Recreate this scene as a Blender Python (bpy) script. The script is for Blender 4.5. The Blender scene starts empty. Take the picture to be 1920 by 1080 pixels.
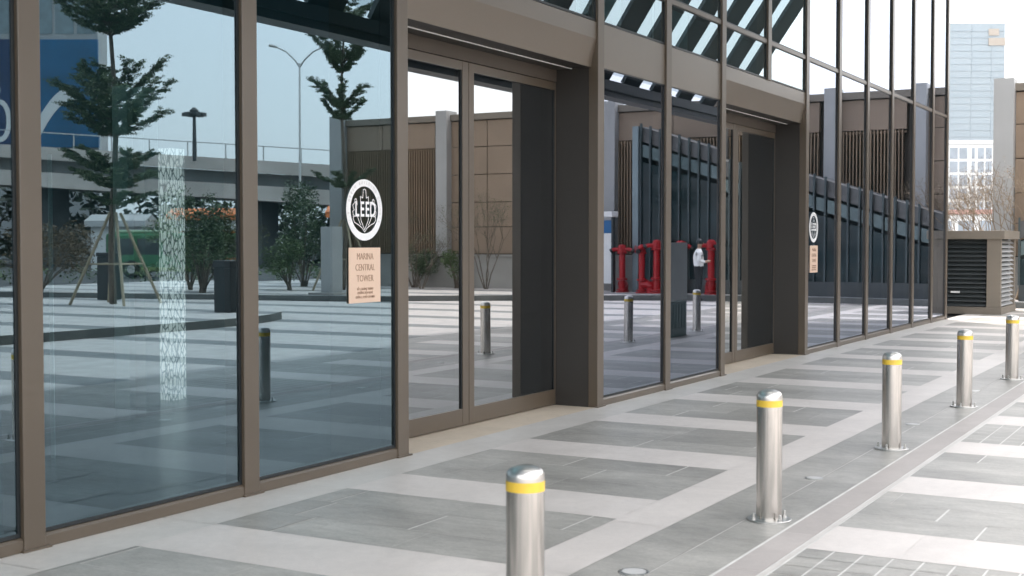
import bpy, bmesh, math, random
from mathutils import Vector, Matrix
R = math.radians
C = bpy.context.scene.collection
SC = bpy.context.scene

# ------------------------------------------------------------------ camera
cam_d = bpy.data.cameras.new('camera')
cam = bpy.data.objects.new('camera', cam_d); C.objects.link(cam)
cam_d.sensor_width = 36.0
cam_d.lens = 36.0 * 2451.0 / 1920.0
cam_d.clip_start = 0.1; cam_d.clip_end = 5000
YAW = 29.3455; PITCH = math.degrees(math.atan(85.0 / 2451.0))
cam.location = (0, -5.47, 1.6)
cam.rotation_euler = (R(90 - PITCH), 0, R(YAW - 90))
cam_d.dof.use_dof = True; cam_d.dof.focus_distance = 13.0; cam_d.dof.aperture_fstop = 4.5
SC.camera = cam

# ------------------------------------------------------------------ world, sun, exposure
SUN = Vector((0.388, 0.315, 0.866)).normalized()
w = bpy.data.worlds.new('World'); SC.world = w; w.use_nodes = True
nt = w.node_tree
bg = nt.nodes['Background']
sky = nt.nodes.new('ShaderNodeTexSky'); sky.sky_type = 'NISHITA'; sky.sun_disc = False
sky.sun_elevation = math.asin(SUN.z); sky.sun_rotation = math.atan2(SUN.x, SUN.y)
sky.air_density = 1.0; sky.dust_density = 6.0; sky.ozone_density = 1.0; sky.altitude = 0
hz = nt.nodes.new('ShaderNodeMix'); hz.data_type = 'RGBA'; hz.inputs[0].default_value = .68      # thin high overcast over the clear sky
hz.inputs[7].default_value = (6.7, 6.6, 6.5, 1)
nt.links.new(sky.outputs[0], hz.inputs[6]); nt.links.new(hz.outputs[2], bg.inputs[0]); bg.inputs[1].default_value = 0.15
sd = bpy.data.lights.new('sun', 'SUN'); sd.energy = 1.15; sd.angle = R(0.6); sd.color = (1.0, 0.95, 0.88)
so = bpy.data.objects.new('sun', sd); C.objects.link(so)
so.rotation_euler = SUN.to_track_quat('Z', 'Y').to_euler(); so.location = (0, 0, 40)
SC.view_settings.view_transform = 'Standard'; SC.view_settings.look = 'None'
SC.view_settings.gamma = 1.0; SC.view_settings.exposure = 1.98
SC.view_settings.use_curve_mapping = False
try:
    SC.cycles.max_bounces = 10; SC.cycles.transparent_max_bounces = 16; SC.cycles.glossy_bounces = 5
    SC.cycles.use_denoising = True; SC.cycles.caustics_reflective = False; SC.cycles.caustics_refractive = False
    SC.cycles.sample_clamp_indirect = 6
except Exception: pass

# ------------------------------------------------------------------ helpers
class MB:
    def __init__(s): s.v = []; s.f = []; s.m = []
    def face(s, pts, m=0):
        i = len(s.v); s.v += [tuple(p) for p in pts]; s.f.append(tuple(range(i, i + len(pts)))); s.m.append(m)
    def box(s, x0, x1, y0, y1, z0, z1, m=0, M=None):
        p = [Vector((x, y, z)) for z in (z0, z1) for (x, y) in ((x0, y0), (x1, y0), (x1, y1), (x0, y1))]
        if M is not None: p = [M @ q for q in p]
        i = len(s.v); s.v += [tuple(q) for q in p]
        for q in ((3, 2, 1, 0), (4, 5, 6, 7), (0, 1, 5, 4), (1, 2, 6, 5), (2, 3, 7, 6), (3, 0, 4, 7)):
            s.f.append(tuple(i + k for k in q)); s.m.append(m)
    def prism(s, poly, z0, z1, m=0, mt=None):
        n = len(poly); i = len(s.v)
        s.v += [(x, y, z0) for x, y in poly] + [(x, y, z1) for x, y in poly]
        s.f.append(tuple(i + k for k in reversed(range(n)))); s.m.append(m)
        s.f.append(tuple(i + n + k for k in range(n))); s.m.append(m if mt is None else mt)
        for k in range(n):
            s.f.append((i + k, i + (k + 1) % n, i + n + (k + 1) % n, i + n + k)); s.m.append(m)
    def extr(s, poly, x0, x1, m=0):          # profile in (y, z), extruded along x
        n = len(poly); i = len(s.v)
        s.v += [(x0, y, z) for y, z in poly] + [(x1, y, z) for y, z in poly]
        s.f.append(tuple(i + k for k in range(n))); s.m.append(m)
        s.f.append(tuple(i + n + k for k in reversed(range(n)))); s.m.append(m)
        for k in range(n):
            s.f.append((i + (k + 1) % n, i + k, i + n + k, i + n + (k + 1) % n)); s.m.append(m)
    def tube(s, pts, rad, n=6, m=0, cap=True):
        pts = [Vector(p) for p in pts]
        if not isinstance(rad, (list, tuple)): rad = [rad] * len(pts)
        i0 = len(s.v)
        for k, p in enumerate(pts):
            d = (pts[min(k + 1, len(pts) - 1)] - pts[max(k - 1, 0)]).normalized()
            a = d.orthogonal().normalized() if abs(d.z) > .99 else d.cross(Vector((0, 0, 1))).normalized()
            b = d.cross(a)
            for j in range(n):
                t = 2 * math.pi * j / n
                s.v.append(tuple(p + (a * math.cos(t) + b * math.sin(t)) * rad[k]))
        for k in range(len(pts) - 1):
            for j in range(n):
                a0 = i0 + k * n + j; a1 = i0 + k * n + (j + 1) % n
                s.f.append((a0, a1, a1 + n, a0 + n)); s.m.append(m)
        if cap:
            s.f.append(tuple(i0 + j for j in reversed(range(n)))); s.m.append(m)
            e = i0 + (len(pts) - 1) * n
            s.f.append(tuple(e + j for j in range(n))); s.m.append(m)
    def lathe(s, prof, n=32, m=0, cx=0, cy=0, M=None):
        i0 = len(s.v)
        for r, z in prof:
            for j in range(n):
                t = 2 * math.pi * j / n
                q = Vector((cx + r * math.cos(t), cy + r * math.sin(t), z))
                s.v.append(tuple(M @ q if M is not None else q))
        for k in range(len(prof) - 1):
            for j in range(n):
                a0 = i0 + k * n + j; a1 = i0 + k * n + (j + 1) % n
                s.f.append((a0, a1, a1 + n, a0 + n)); s.m.append(m)
        s.f.append(tuple(i0 + j for j in reversed(range(n)))); s.m.append(m)
        e = i0 + (len(prof) - 1) * n
        s.f.append(tuple(e + j for j in range(n))); s.m.append(m)
    def build(s, name, mats, parent=None, smooth=False, bevel=0, loc=None):
        me = bpy.data.meshes.new(name); me.from_pydata(s.v, [], s.f); me.update()
        if not isinstance(mats, (list, tuple)): mats = [mats]
        for q in mats: me.materials.append(q)
        me.polygons.foreach_set('material_index', s.m)
        if smooth: me.polygons.foreach_set('use_smooth', [True] * len(s.f))
        o = bpy.data.objects.new(name, me); C.objects.link(o)
        if parent: o.parent = parent
        if loc: o.location = loc
        if bevel:
            b = o.modifiers.new('bevel', 'BEVEL'); b.width = bevel; b.segments = 2; b.limit_method = 'ANGLE'
        return o

def tag(o, label=None, cat=None, group=None, kind=None):
    if label: o['label'] = label
    if cat: o['category'] = cat
    if group: o['group'] = group
    if kind: o['kind'] = kind
    return o
def empty(name, loc=(0, 0, 0), rz=0):
    o = bpy.data.objects.new(name, None); C.objects.link(o); o.location = loc; o.rotation_euler = (0, 0, rz)
    o.empty_display_size = .2
    return o
def copy_tree(o, parent=None):
    c = o.copy(); C.objects.link(c)
    if parent: c.parent = parent
    for ch in o.children: copy_tree(ch, c)
    return c
def smooth_by_angle(o, deg=35):
    me = o.data
    me.polygons.foreach_set('use_smooth', [True] * len(me.polygons))
    try: me.set_sharp_from_angle(angle=R(deg))
    except Exception: pass

# ------------------------------------------------------------------ materials
def new_mat(name):
    m = bpy.data.materials.new(name); m.use_nodes = True
    return m, m.node_tree, m.node_tree.nodes['Principled BSDF']
def mat(name, col, rough=.5, metal=0., var=.0, scale=6., bump=0., bscale=40., stretch=(1, 1, 1), spec=.5, coat=0., coat_rough=.3):
    m, t, p = new_mat(name)
    p.inputs['Base Color'].default_value = (*col, 1); p.inputs['Roughness'].default_value = rough
    p.inputs['Metallic'].default_value = metal; p.inputs['Specular IOR Level'].default_value = spec
    p.inputs['Coat Weight'].default_value = coat; p.inputs['Coat Roughness'].default_value = coat_rough; p.inputs['Coat IOR'].default_value = 1.6
    if var or bump:
        tc = t.nodes.new('ShaderNodeTexCoord'); mp = t.nodes.new('ShaderNodeMapping')
        mp.inputs['Scale'].default_value = stretch
        t.links.new(tc.outputs['Object'], mp.inputs[0])
    if var:
        n = t.nodes.new('ShaderNodeTexNoise'); n.inputs['Scale'].default_value = scale; n.inputs['Detail'].default_value = 6
        t.links.new(mp.outputs[0], n.inputs['Vector'])
        mr = t.nodes.new('ShaderNodeMapRange'); mr.inputs[1].default_value = .3; mr.inputs[2].default_value = .7
        mr.inputs[3].default_value = 1 - var; mr.inputs[4].default_value = 1 + var
        t.links.new(n.outputs['Fac'], mr.inputs[0])
        mx = t.nodes.new('ShaderNodeVectorMath'); mx.operation = 'SCALE'; mx.inputs[0].default_value = col
        t.links.new(mr.outputs[0], mx.inputs['Scale']); t.links.new(mx.outputs[0], p.inputs['Base Color'])
    if bump:
        n2 = t.nodes.new('ShaderNodeTexNoise'); n2.inputs['Scale'].default_value = bscale; n2.inputs['Detail'].default_value = 4
        t.links.new(mp.outputs[0], n2.inputs['Vector'])
        b = t.nodes.new('ShaderNodeBump'); b.inputs['Strength'].default_value = 1; b.inputs['Distance'].default_value = bump
        t.links.new(n2.outputs['Fac'], b.inputs['Height']); t.links.new(b.outputs[0], p.inputs['Normal'])
    return m
def slab_mat(name, col, var, rough, scale=2.5, streak=(1, 1, 1)):
    """stone slabs: per-slab tone from the 'tone' attribute plus grain and cloudy stains"""
    m, t, p = new_mat(name)
    p.inputs['Roughness'].default_value = rough
    at = t.nodes.new('ShaderNodeAttribute'); at.attribute_name = 'tone'
    tc = t.nodes.new('ShaderNodeTexCoord'); mp = t.nodes.new('ShaderNodeMapping'); mp.inputs['Scale'].default_value = streak
    t.links.new(tc.outputs['Object'], mp.inputs[0])
    acc = at.outputs['Fac']
    for sc, amt in ((scale, var), (scale * 9, var * .55), (90., var * .6)):
        n = t.nodes.new('ShaderNodeTexNoise'); n.inputs['Scale'].default_value = sc; n.inputs['Detail'].default_value = 5
        n.inputs['Distortion'].default_value = .6
        t.links.new(mp.outputs[0], n.inputs['Vector'])
        mr = t.nodes.new('ShaderNodeMapRange'); mr.inputs[1].default_value = .3; mr.inputs[2].default_value = .7
        mr.inputs[3].default_value = 1 - amt; mr.inputs[4].default_value = 1 + amt
        t.links.new(n.outputs['Fac'], mr.inputs[0])
        mu = t.nodes.new('ShaderNodeMath'); mu.operation = 'MULTIPLY'
        t.links.new(acc, mu.inputs[0]); t.links.new(mr.outputs[0], mu.inputs[1]); acc = mu.outputs[0]
    mx = t.nodes.new('ShaderNodeVectorMath'); mx.operation = 'SCALE'; mx.inputs[0].default_value = col
    t.links.new(acc, mx.inputs['Scale']); t.links.new(mx.outputs[0], p.inputs['Base Color'])
    b = t.nodes.new('ShaderNodeBump'); b.inputs['Distance'].default_value = .0012; b.inputs['Strength'].default_value = .5
    t.links.new(n.outputs['Fac'], b.inputs['Height']); t.links.new(b.outputs[0], p.inputs['Normal'])
    return m
def glass_mat(name, refl, trans, base, gain, wav=.00025, wscale=.9):
    m = bpy.data.materials.new(name); m.use_nodes = True; t = m.node_tree; t.nodes.clear()
    out = t.nodes.new('ShaderNodeOutputMaterial'); mix = t.nodes.new('ShaderNodeMixShader')
    g = t.nodes.new('ShaderNodeBsdfGlossy'); g.inputs['Roughness'].default_value = 0.0; g.inputs['Color'].default_value = (*refl, 1)
    tr = t.nodes.new('ShaderNodeBsdfTransparent'); tr.inputs['Color'].default_value = (*trans, 1)
    fr = t.nodes.new('ShaderNodeFresnel'); fr.inputs['IOR'].default_value = 1.6
    ma = t.nodes.new('ShaderNodeMath'); ma.operation = 'MULTIPLY_ADD'; ma.use_clamp = True
    ma.inputs[1].default_value = gain; ma.inputs[2].default_value = base
    t.links.new(fr.outputs[0], ma.inputs[0]); t.links.new(ma.outputs[0], mix.inputs[0])
    t.links.new(tr.outputs[0], mix.inputs[1]); t.links.new(g.outputs[0], mix.inputs[2]); t.links.new(mix.outputs[0], out.inputs[0])
    if wav:
        tc = t.nodes.new('ShaderNodeTexCoord')
        n = t.nodes.new('ShaderNodeTexNoise'); n.inputs['Scale'].default_value = wscale; n.inputs['Detail'].default_value = 0
        t.links.new(tc.outputs['Object'], n.inputs['Vector'])
        b = t.nodes.new('ShaderNodeBump'); b.inputs['Strength'].default_value = 1; b.inputs['Distance'].default_value = wav
        t.links.new(n.outputs['Fac'], b.inputs['Height']); t.links.new(b.outputs[0], g.inputs['Normal'])
    return m
def emit_mat(name, col, st):
    m, t, p = new_mat(name)
    p.inputs['Base Color'].default_value = (*col, 1)
    p.inputs['Emission Color'].default_value = (*col, 1); p.inputs['Emission Strength'].default_value = st
    return m

M = {}
M['bronze'] = mat('bronze_aluminium', (.086, .064, .043), .45, .0, .07, 1.5, .0003, 3, coat=.4, coat_rough=.28)
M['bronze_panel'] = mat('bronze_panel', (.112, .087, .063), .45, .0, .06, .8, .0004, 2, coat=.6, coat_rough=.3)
M['shaded_bronze'] = mat('shaded_bronze_panel', (.040, .036, .032), .5, .1, .08, .9)  # bronze with the door recess shade put into the jamb and soffit colour
M['shaded_bronze2'] = mat('shaded_bronze_frame', (.075, .060, .047), .5, .1, .08, .9)  # recess shade put into the door head colour
M['gasket'] = mat('black_gasket', (.012, .016, .018), .4)
M['glass'] = glass_mat('tinted_facade_glass', (.60, .80, .92), (.15, .32, .37), .19, .95, .00018)
M['glass_far'] = glass_mat('curtain_wall_glass', (.78, .85, 1.0), (.13, .25, .29), .22, 1.05, .0004, .8)
M['glass_up'] = glass_mat('upper_curtain_glass', (.82, .95, 1.0), (.22, .40, .44), .22, 1.0, .0008, .8)
M['glass_door'] = glass_mat('clear_door_glass', (.93, .97, 1.0), (.05, .10, .13), .28, 1.0, .00008)
M['glass_back'] = None
m = bpy.data.materials.new('glass_inner_face'); m.use_nodes = True; m.node_tree.nodes.clear()
_o = m.node_tree.nodes.new('ShaderNodeOutputMaterial'); _t = m.node_tree.nodes.new('ShaderNodeBsdfTransparent')
m.node_tree.links.new(_t.outputs[0], _o.inputs[0]); M['glass_back'] = m
m = bpy.data.materials.new('grey_frosted_glass'); m.use_nodes = True; m.node_tree.nodes.clear()
_o = m.node_tree.nodes.new('ShaderNodeOutputMaterial'); _t = m.node_tree.nodes.new('ShaderNodeBsdfTransparent'); _t.inputs[0].default_value = (.60, .65, .67, 1)
m.node_tree.links.new(_t.outputs[0], _o.inputs[0]); M['frosted'] = m
M['slate'] = slab_mat('grey_slate', (.325, .312, .287), .20, .45, 1.8, (1, .45, 1))
M['light'] = slab_mat('pale_granite', (.61, .565, .53), .07, .46, 1.6)
M['border'] = slab_mat('light_grey_granite', (.56, .53, .495), .07, .46, 1.6)
M['pink'] = slab_mat('pinkish_grey_granite', (.41, .375, .355), .06, .6, 2.0)
M['sand'] = slab_mat('sandstone_threshold', (.62, .52, .41), .07, .6, 2.5)
M['grout'] = mat('pale_grout', (.66, .65, .62), .8, 0, .12, 5)
M['concrete'] = mat('concrete', (.33, .32, .30), .8, 0, .18, .6, .003, 8)
M['concrete_warm'] = mat('viaduct_concrete', (.62, .56, .50), .85, 0, .2, .25)
M['concrete_dark'] = mat('dark_concrete', (.12, .13, .13), .85, 0, .2, .4)
M['kerb'] = mat('dark_kerb_stone', (.12, .125, .12), .7, 0, .15, 2)
M['steel'] = mat('brushed_stainless', (.56, .53, .495), .2, 1.0, .04, 30, .0002, 60, (1, 1, .04))
M['steel_cap'] = mat('satin_stainless_cap', (.60, .575, .545), .3, 1.0, .05, 30)
M['steel_dull'] = mat('dull_steel', (.55, .54, .52), .35, 1.0, .06, 20)
M['yellow'] = mat('yellow_reflective_tape', (.76, .52, .06), .4, 0, .06, 20)
M['white'] = mat('white_paint', (.80, .80, .78), .5, 0, .03, 4)
M['canopy_dark'] = mat('canopy_slate_panel', (.10, .12, .125), .5, 0, .08, 1)
M['white_vinyl'] = mat('white_vinyl', (.82, .82, .82), .5)
M['grey_ink'] = mat('grey_print', (.62, .60, .60), .6)
M['peach'] = mat('peach_acrylic', (.68, .495, .375), .45, 0, .03, 6)
M['brown_ink'] = mat('brown_print', (.34, .22, .155), .6)
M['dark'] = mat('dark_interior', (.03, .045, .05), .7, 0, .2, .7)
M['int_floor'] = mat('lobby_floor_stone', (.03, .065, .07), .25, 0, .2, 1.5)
def marble_mat():
    m, t, p = new_mat('veined_marble_added_glow')
    tc = t.nodes.new('ShaderNodeTexCoord'); mp = t.nodes.new('ShaderNodeMapping'); mp.inputs['Scale'].default_value = (1, 1, .35); t.links.new(tc.outputs['Object'], mp.inputs[0])
    v = t.nodes.new('ShaderNodeTexVoronoi'); v.feature = 'DISTANCE_TO_EDGE'; v.inputs['Scale'].default_value = 26
    t.links.new(mp.outputs[0], v.inputs['Vector'])
    r_ = t.nodes.new('ShaderNodeValToRGB'); r_.color_ramp.elements[0].position = .02; r_.color_ramp.elements[1].position = .14
    r_.color_ramp.elements[0].color = (.05, .05, .05, 1); r_.color_ramp.elements[1].color = (.95, .60, .52, 1)
    t.links.new(v.outputs['Distance'], r_.inputs[0]); t.links.new(r_.outputs[0], p.inputs['Base Color']); t.links.new(r_.outputs[0], p.inputs['Emission Color'])
    p.inputs['Emission Strength'].default_value = .5  # made-up glow that brightens the strip; nothing lights it from behind
    return m
M['marble'] = marble_mat()
M['lamp'] = emit_mat('ceiling_lamp', (.95, 1.0, .98), 2.0)
M['int_pale'] = mat('pale_interior_stone', (.50, .54, .50), .6, 0, .06, 2)
M['black'] = mat('black_metal', (.012, .016, .018), .45)
M['charcoal'] = mat('charcoal_metal', (.05, .058, .06), .5, .2, .08, 3)
M['kiosk'] = mat('grey_metal_totem', (.80, .82, .81), .5, 0, .06, 2)
M['slot_grey'] = mat('dark_grey_metal', (.32, .42, .42), .5, 0, .06, 2)
M['grey_clad'] = mat('grey_cladding', (.385, .385, .38), .55, .1, .05, 1.)
M['tan_panel'] = mat('bronze_tan_cladding', (.29, .215, .155), .6, .1, .08, .8)
M['tan_fin'] = mat('bronze_fin', (.30, .215, .14), .55, .1, .1, 2)
M['tan_dark'] = mat('shadow_gap_backing', (.06, .045, .033), .7, 0, .1, 1)
M['red'] = mat('red_enamel', (.40, .006, .012), .35, 0, .06, 6)
M['orange'] = mat('orange_paint', (.60, .16, .03), .5, 0, .08, 4)
M['blue'] = mat('blue_paint', (.02, .14, .34), .45, 0, .1, 1.2)
M['bill_blue'] = mat('billboard_blue', (.008, .115, .25), .5, 0, .25, .15)
M['bill_navy'] = mat('billboard_navy', (.012, .045, .12), .5, 0, .2, .15)
M['bill_green'] = mat('billboard_green', (.015, .15, .10), .5, 0, .2, .2)
M['bus_green'] = mat('bus_green_paint', (.05, .19, .08), .35, 0, .05, 2)
M['bus_lime'] = mat('bus_lime_paint', (.25, .32, .10), .35, 0, .05, 2)
M['bus_pale'] = mat('pale_green_paint', (.28, .42, .26), .4, 0, .05, 2)
M['lens'] = mat('frosted_lens', (.55, .54, .52), .3)
M['rib_grey'] = mat('grey_green_steel', (.05, .068, .072), .5, .1, .06, 2)
M['clere'] = mat('teal_clerestory_glass', (.10, .145, .15), .15, 0, .25, 1.)
M['tyre'] = mat('rubber', (.015, .015, .015), .8)
M['dark_glass'] = mat('dark_window_glass', (.015, .022, .026), .06, 0, 0, spec=.8)
M['shed_glass'] = mat('dark_teal_glass', (.010, .024, .028), .07, 0, .5, .8, spec=.35)
M['pale_glass'] = mat('pale_blue_glass', (.20, .26, .28), .12, 0, .2, 1.)
M['bark'] = mat('grey_brown_bark', (.14, .115, .09), .85, 0, .25, 9, .004, 30)
M['stake'] = mat('bamboo_stake', (.34, .28, .19), .7, 0, .15, 8)
M['twig'] = mat('pale_twigs', (.22, .165, .11), .85, 0, .2, 6)
M['asphalt'] = mat('asphalt', (.055, .056, .058), .85, 0, .25, .4, .004, 60)
def leaf_mat(name, c1, c2):
    m, t, p = new_mat(name); p.inputs['Roughness'].default_value = .55
    g = t.nodes.new('ShaderNodeNewGeometry')
    rp = t.nodes.new('ShaderNodeValToRGB'); rp.color_ramp.elements[0].color = (*c1, 1); rp.color_ramp.elements[1].color = (*c2, 1)
    t.links.new(g.outputs['Random Per Island'], rp.inputs[0]); t.links.new(rp.outputs[0], p.inputs['Base Color'])
    return m
M['leaf_dark'] = leaf_mat('dark_green_leaves', (.045, .075, .04), (.10, .15, .065))
M['leaf_belt'] = leaf_mat('shaded_green_leaves', (.018, .03, .02), (.045, .07, .04))  # darker leaf copy: shade under the viaduct put into the colour
M['leaf'] = leaf_mat('green_leaves', (.05, .085, .03), (.12, .18, .065))
M['leaf_brown'] = leaf_mat('russet_leaves', (.07, .05, .025), (.16, .11, .05))
M['leaf_tan'] = leaf_mat('dry_tan_leaves', (.16, .115, .07), (.30, .23, .15))
M['leaf_olive'] = leaf_mat('olive_leaves', (.06, .075, .03), (.14, .15, .07))

def plaza_mat():
    m, t, p = new_mat('striped_plaza_stone'); p.inputs['Roughness'].default_value = .6
    tc = t.nodes.new('ShaderNodeTexCoord'); sp = t.nodes.new('ShaderNodeSeparateXYZ'); t.links.new(tc.outputs['Object'], sp.inputs[0])
    nz = t.nodes.new('ShaderNodeTexNoise'); nz.inputs['Scale'].default_value = .35; nz.inputs['Detail'].default_value = 3
    t.links.new(tc.outputs['Object'], nz.inputs['Vector'])
    def math_(op, a, b=None, c=None):
        n = t.nodes.new('ShaderNodeMath'); n.operation = op
        for k, q in enumerate((a, b, c)):
            if q is None: continue
            if isinstance(q, (int, float)): n.inputs[k].default_value = q
            else: t.links.new(q, n.inputs[k])
        return n.outputs[0]
    ph = math_('DIVIDE', sp.outputs[0], 2.6)
    fr = math_('FRACT', ph); st = math_('LESS_THAN', fr, .27)
    n2 = t.nodes.new('ShaderNodeTexNoise'); n2.inputs['Scale'].default_value = 3.; n2.inputs['Detail'].default_value = 5
    t.links.new(tc.outputs['Object'], n2.inputs['Vector'])
    mx = t.nodes.new('ShaderNodeMix'); mx.data_type = 'RGBA'
    mx.inputs[6].default_value = (.50, .475, .455, 1); mx.inputs[7].default_value = (.20, .205, .205, 1)
    t.links.new(st, mx.inputs[0])
    vr = t.nodes.new('ShaderNodeMapRange'); vr.inputs[1].default_value = .3; vr.inputs[2].default_value = .7; vr.inputs[3].default_value = .88; vr.inputs[4].default_value = 1.1
    t.links.new(n2.outputs['Fac'], vr.inputs[0])
    sc = t.nodes.new('ShaderNodeVectorMath'); sc.operation = 'SCALE'
    t.links.new(mx.outputs[2], sc.inputs[0]); t.links.new(vr.outputs[0], sc.inputs['Scale'])
    t.links.new(sc.outputs[0], p.inputs['Base Color'])
    return m
M['plaza'] = plaza_mat()

rng = random.Random(7)

# ------------------------------------------------------------------ ground and paving
g = MB(); g.box(-500, 1100, -600, 600, -1.0, -.06)
tag(g.build('ground', M['asphalt']), kind='structure')

class Slabs(MB):
    """paving cells; keeps one tone per slab"""
    def __init__(s): super().__init__(); s.t = []
    def slab(s, x0, x1, d0, d1, m, tone=1., gx=.0015, gd=.0015):
        s.face([(x0 + gx, -d1 + gd, 0), (x1 - gx, -d1 + gd, 0), (x1 - gx, -d0 - gd, 0), (x0 + gx, -d0 - gd, 0)], m); s.t.append(tone)
S = Slabs()
def tone(a=.06): return 1 + rng.uniform(-a, a)
SL, LI, BO, PI_, SA = 0, 1, 2, 3, 4
X0, X1 = -4.0, 46.0
def run_along(d0, d1, m, L, a=.04, ph=0., gd=.0015, ge=.0025):
    x = X0 + ph
    while x < X1:
        S.slab(x, x + L, d0, d1, m, tone(a), ge, gd); x += L
def stripes(d0, d1, start, period, wl, lrow, ddiv, small=()):
    k = int((X0 - start) / period)
    while True:
        x = start + k * period
        if x > X1: break
        # light stripe of two rows
        d = d0 - rng.uniform(0, .5)
        while d < d1:
            e = min(d + lrow, d1)
            S.slab(x, x + wl, max(d, d0), e, LI, tone(.03), .001, .001); d = e
        # dark stripe
        xa, xb = x + wl, x + period
        if k in small:
            nx, nd = 6, int((d1 - d0) / .15)
            for i in range(nx):
                for j in range(nd):
                    S.slab(xa + (xb - xa) * i / nx, xa + (xb - xa) * (i + 1) / nx, d0 + (d1 - d0) * j / nd, d0 + (d1 - d0) * (j + 1) / nd, SL, tone(.05), .0035, .0055)
        else:
            for i in range(ddiv):
                ra, rb = xa + (xb - xa) * i / ddiv, xa + (xb - xa) * (i + 1) / ddiv
                d = d0 - rng.uniform(0.05, .8); prev = .0012
                while d < d1:
                    e = min(d + .8, d1) if d1 - d - .8 > .12 else d1
                    g2 = rng.choice((.001, .0015, .006, .0015, .007))
                    a, b = max(d, d0), e
                    S.face([(ra + .0012, -b + (g2 if b < d1 else .001), 0), (rb - .0012, -b + (g2 if b < d1 else .001), 0), (rb - .0012, -a - prev, 0), (ra + .0012, -a - prev, 0)], SL); S.t.append(tone(.12))
                    prev = g2; d = e
        k += 1
run_along(-.02, .38, BO, 1.2, .03)
stripes(.38, 2.31, 5.0, 1.8625, .62, .9, 3)
run_along(2.31, 2.65, LI, 1.2, .03)
run_along(2.65, 2.965, SL, .8, .05, 0, .0015, .001)
run_along(2.965, 3.245, SL, .8, .05, .3, .005, .001)
run_along(3.255, 3.44, PI_, .9, .05, .2, .003, .001)
run_along(3.445, 3.475, BO, .9, .04, .5, .002, .001)
stripes(3.48, 5.15, 6.68, 1.8, .62, .8, 3, small=(-1, 2))
run_along(5.15, 5.75, SL, .8, .07)
# door thresholds and the little stone pads under the posts
for xa, xb in ((8.143, 11.42), (14.97, 18.24)):
    n = 4
    for i in range(n):
        S.slab(xa + (xb - xa) * i / n, xa + (xb - xa) * (i + 1) / n, -.60, -.02, SA, tone(.05), .001, .0005)
pav = S.build('paving', [M['slate'], M['light'], M['border'], M['pink'], M['sand']])
at = pav.data.attributes.new('tone', 'FLOAT', 'FACE'); at.data.foreach_set('value', S.t)
tag(pav, kind='structure')
g = MB(); g.box(X0, X1 + 1, -5.76, .0, -.05, -.003); g.box(8.143, 11.42, .0, .6, -.05, -.003); g.box(14.97, 18.24, .0, .6, -.05, -.003)
tag(g.build('paving_bed', M['grout']), kind='structure')
g = MB(); g.box(-60, 46, -30, -5.76, -.05, -.002)
tag(g.build('plaza_paving', M['plaza']), kind='structure')
KERB = [(25.2, -30), (26.7, -25.2), (28.1, -19), (28.6, -16.5), (29.6, -13.8), (31.2, -11.6), (33.2, -9.3), (34.0, -7.6), (34.2, -3.5), (33.8, -.9), (33.8, .8)]
g = MB(); g.prism(KERB + [(38, .8), (38, -30)], -.05, .15, 0, 1)
tag(g.build('raised_pavement', [M['kerb'], M['plaza']]), kind='structure')
isl = [(4, -12.2), (8, -11.6), (14.7, -11.3), (18.2, -11.25), (19.6, -11.35), (20.7, -11.65), (21.6, -12.1), (22.3, -12.7), (22.9, -13.5), (23.4, -14.6), (23.8, -16.0), (23.9, -17.4), (23.8, -18.6), (23.4, -20), (20.5, -21.5), (15, -22.3), (8, -22), (4, -20)]
g = MB(); g.prism(isl, -.05, .15, 0, 1)
tag(g.build('traffic_island', [M['kerb'], M['plaza']]), kind='structure')

# ------------------------------------------------------------------ glazed office building
XM = [4.6 + 1.705 * k for k in range(-6, 15)]; XM[-1] = 28.2
DOORS = ((8.143, 11.42), (14.97, 18.24))
TOP = 16.0
B = tag(empty('office_building', (11.4, 2, 0)), 'bronze framed glass office building with two recessed entrance doors and a reflective curtain wall', 'building')
Bi = Matrix.Translation((-11.4, -2, 0))
def bpart(mb, name, mats, parent=None, **k):
    o = mb.build(name, mats, parent or B, **k)
    if parent is None: o.location = (-11.4, -2, 0)
    return o
def in_door(x): return any(a - .3 < x < b - .3 for a, b in DOORS)
# mullions
for i, x in enumerate(XM):
    z0 = 0.0
    if any(a + .2 < x < b - .2 for a, b in DOORS): z0 = 3.72
    w_ = .14
    m = MB()
    if 11.3 < x < 11.5 or 18.1 < x < 18.4:            # return wall of the door recess
        m.box(x, x + w_, 0, .10, z0, TOP)
    else: m.box(x, x + w_, 0, .16, z0, TOP)
    o = bpart(m, 'mullion', M['bronze'], bevel=.004)
    if z0 == 0:
        f = MB(); f.box(x - .012, x + w_ + .03, -.012, .02, 0, .012); f.build('foot_plate', M['bronze'], o)
def pane(x0, x1, z0, z1, mt, y=.03, tilt=.0017):
    t = MB(); e = (x1 - x0) * tilt
    A = [(x0, y), (x1, y + e), (x1, y + e + .012), (x0, y + .012)]
    t.prism(A, z0, z1, 1); t.m[2] = 0
    o = bpart(t, 'window', [mt, M['glass_back']])
    gk = MB(); e = .028
    gk.box(x0, x0 + .012, y - .004, y + .02, z0, z1); gk.box(x1 - .02, x1, y - .004, y + .02, z0, z1)
    gk.box(x0 + .012, x1 - .02, y - .004, y + .02, z0, z0 + .02); gk.box(x0 + .012, x1 - .02, y - .004, y + .02, z1 - .012, z1)
    gk.build('gasket', M['gasket'], o)
    return o
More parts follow.
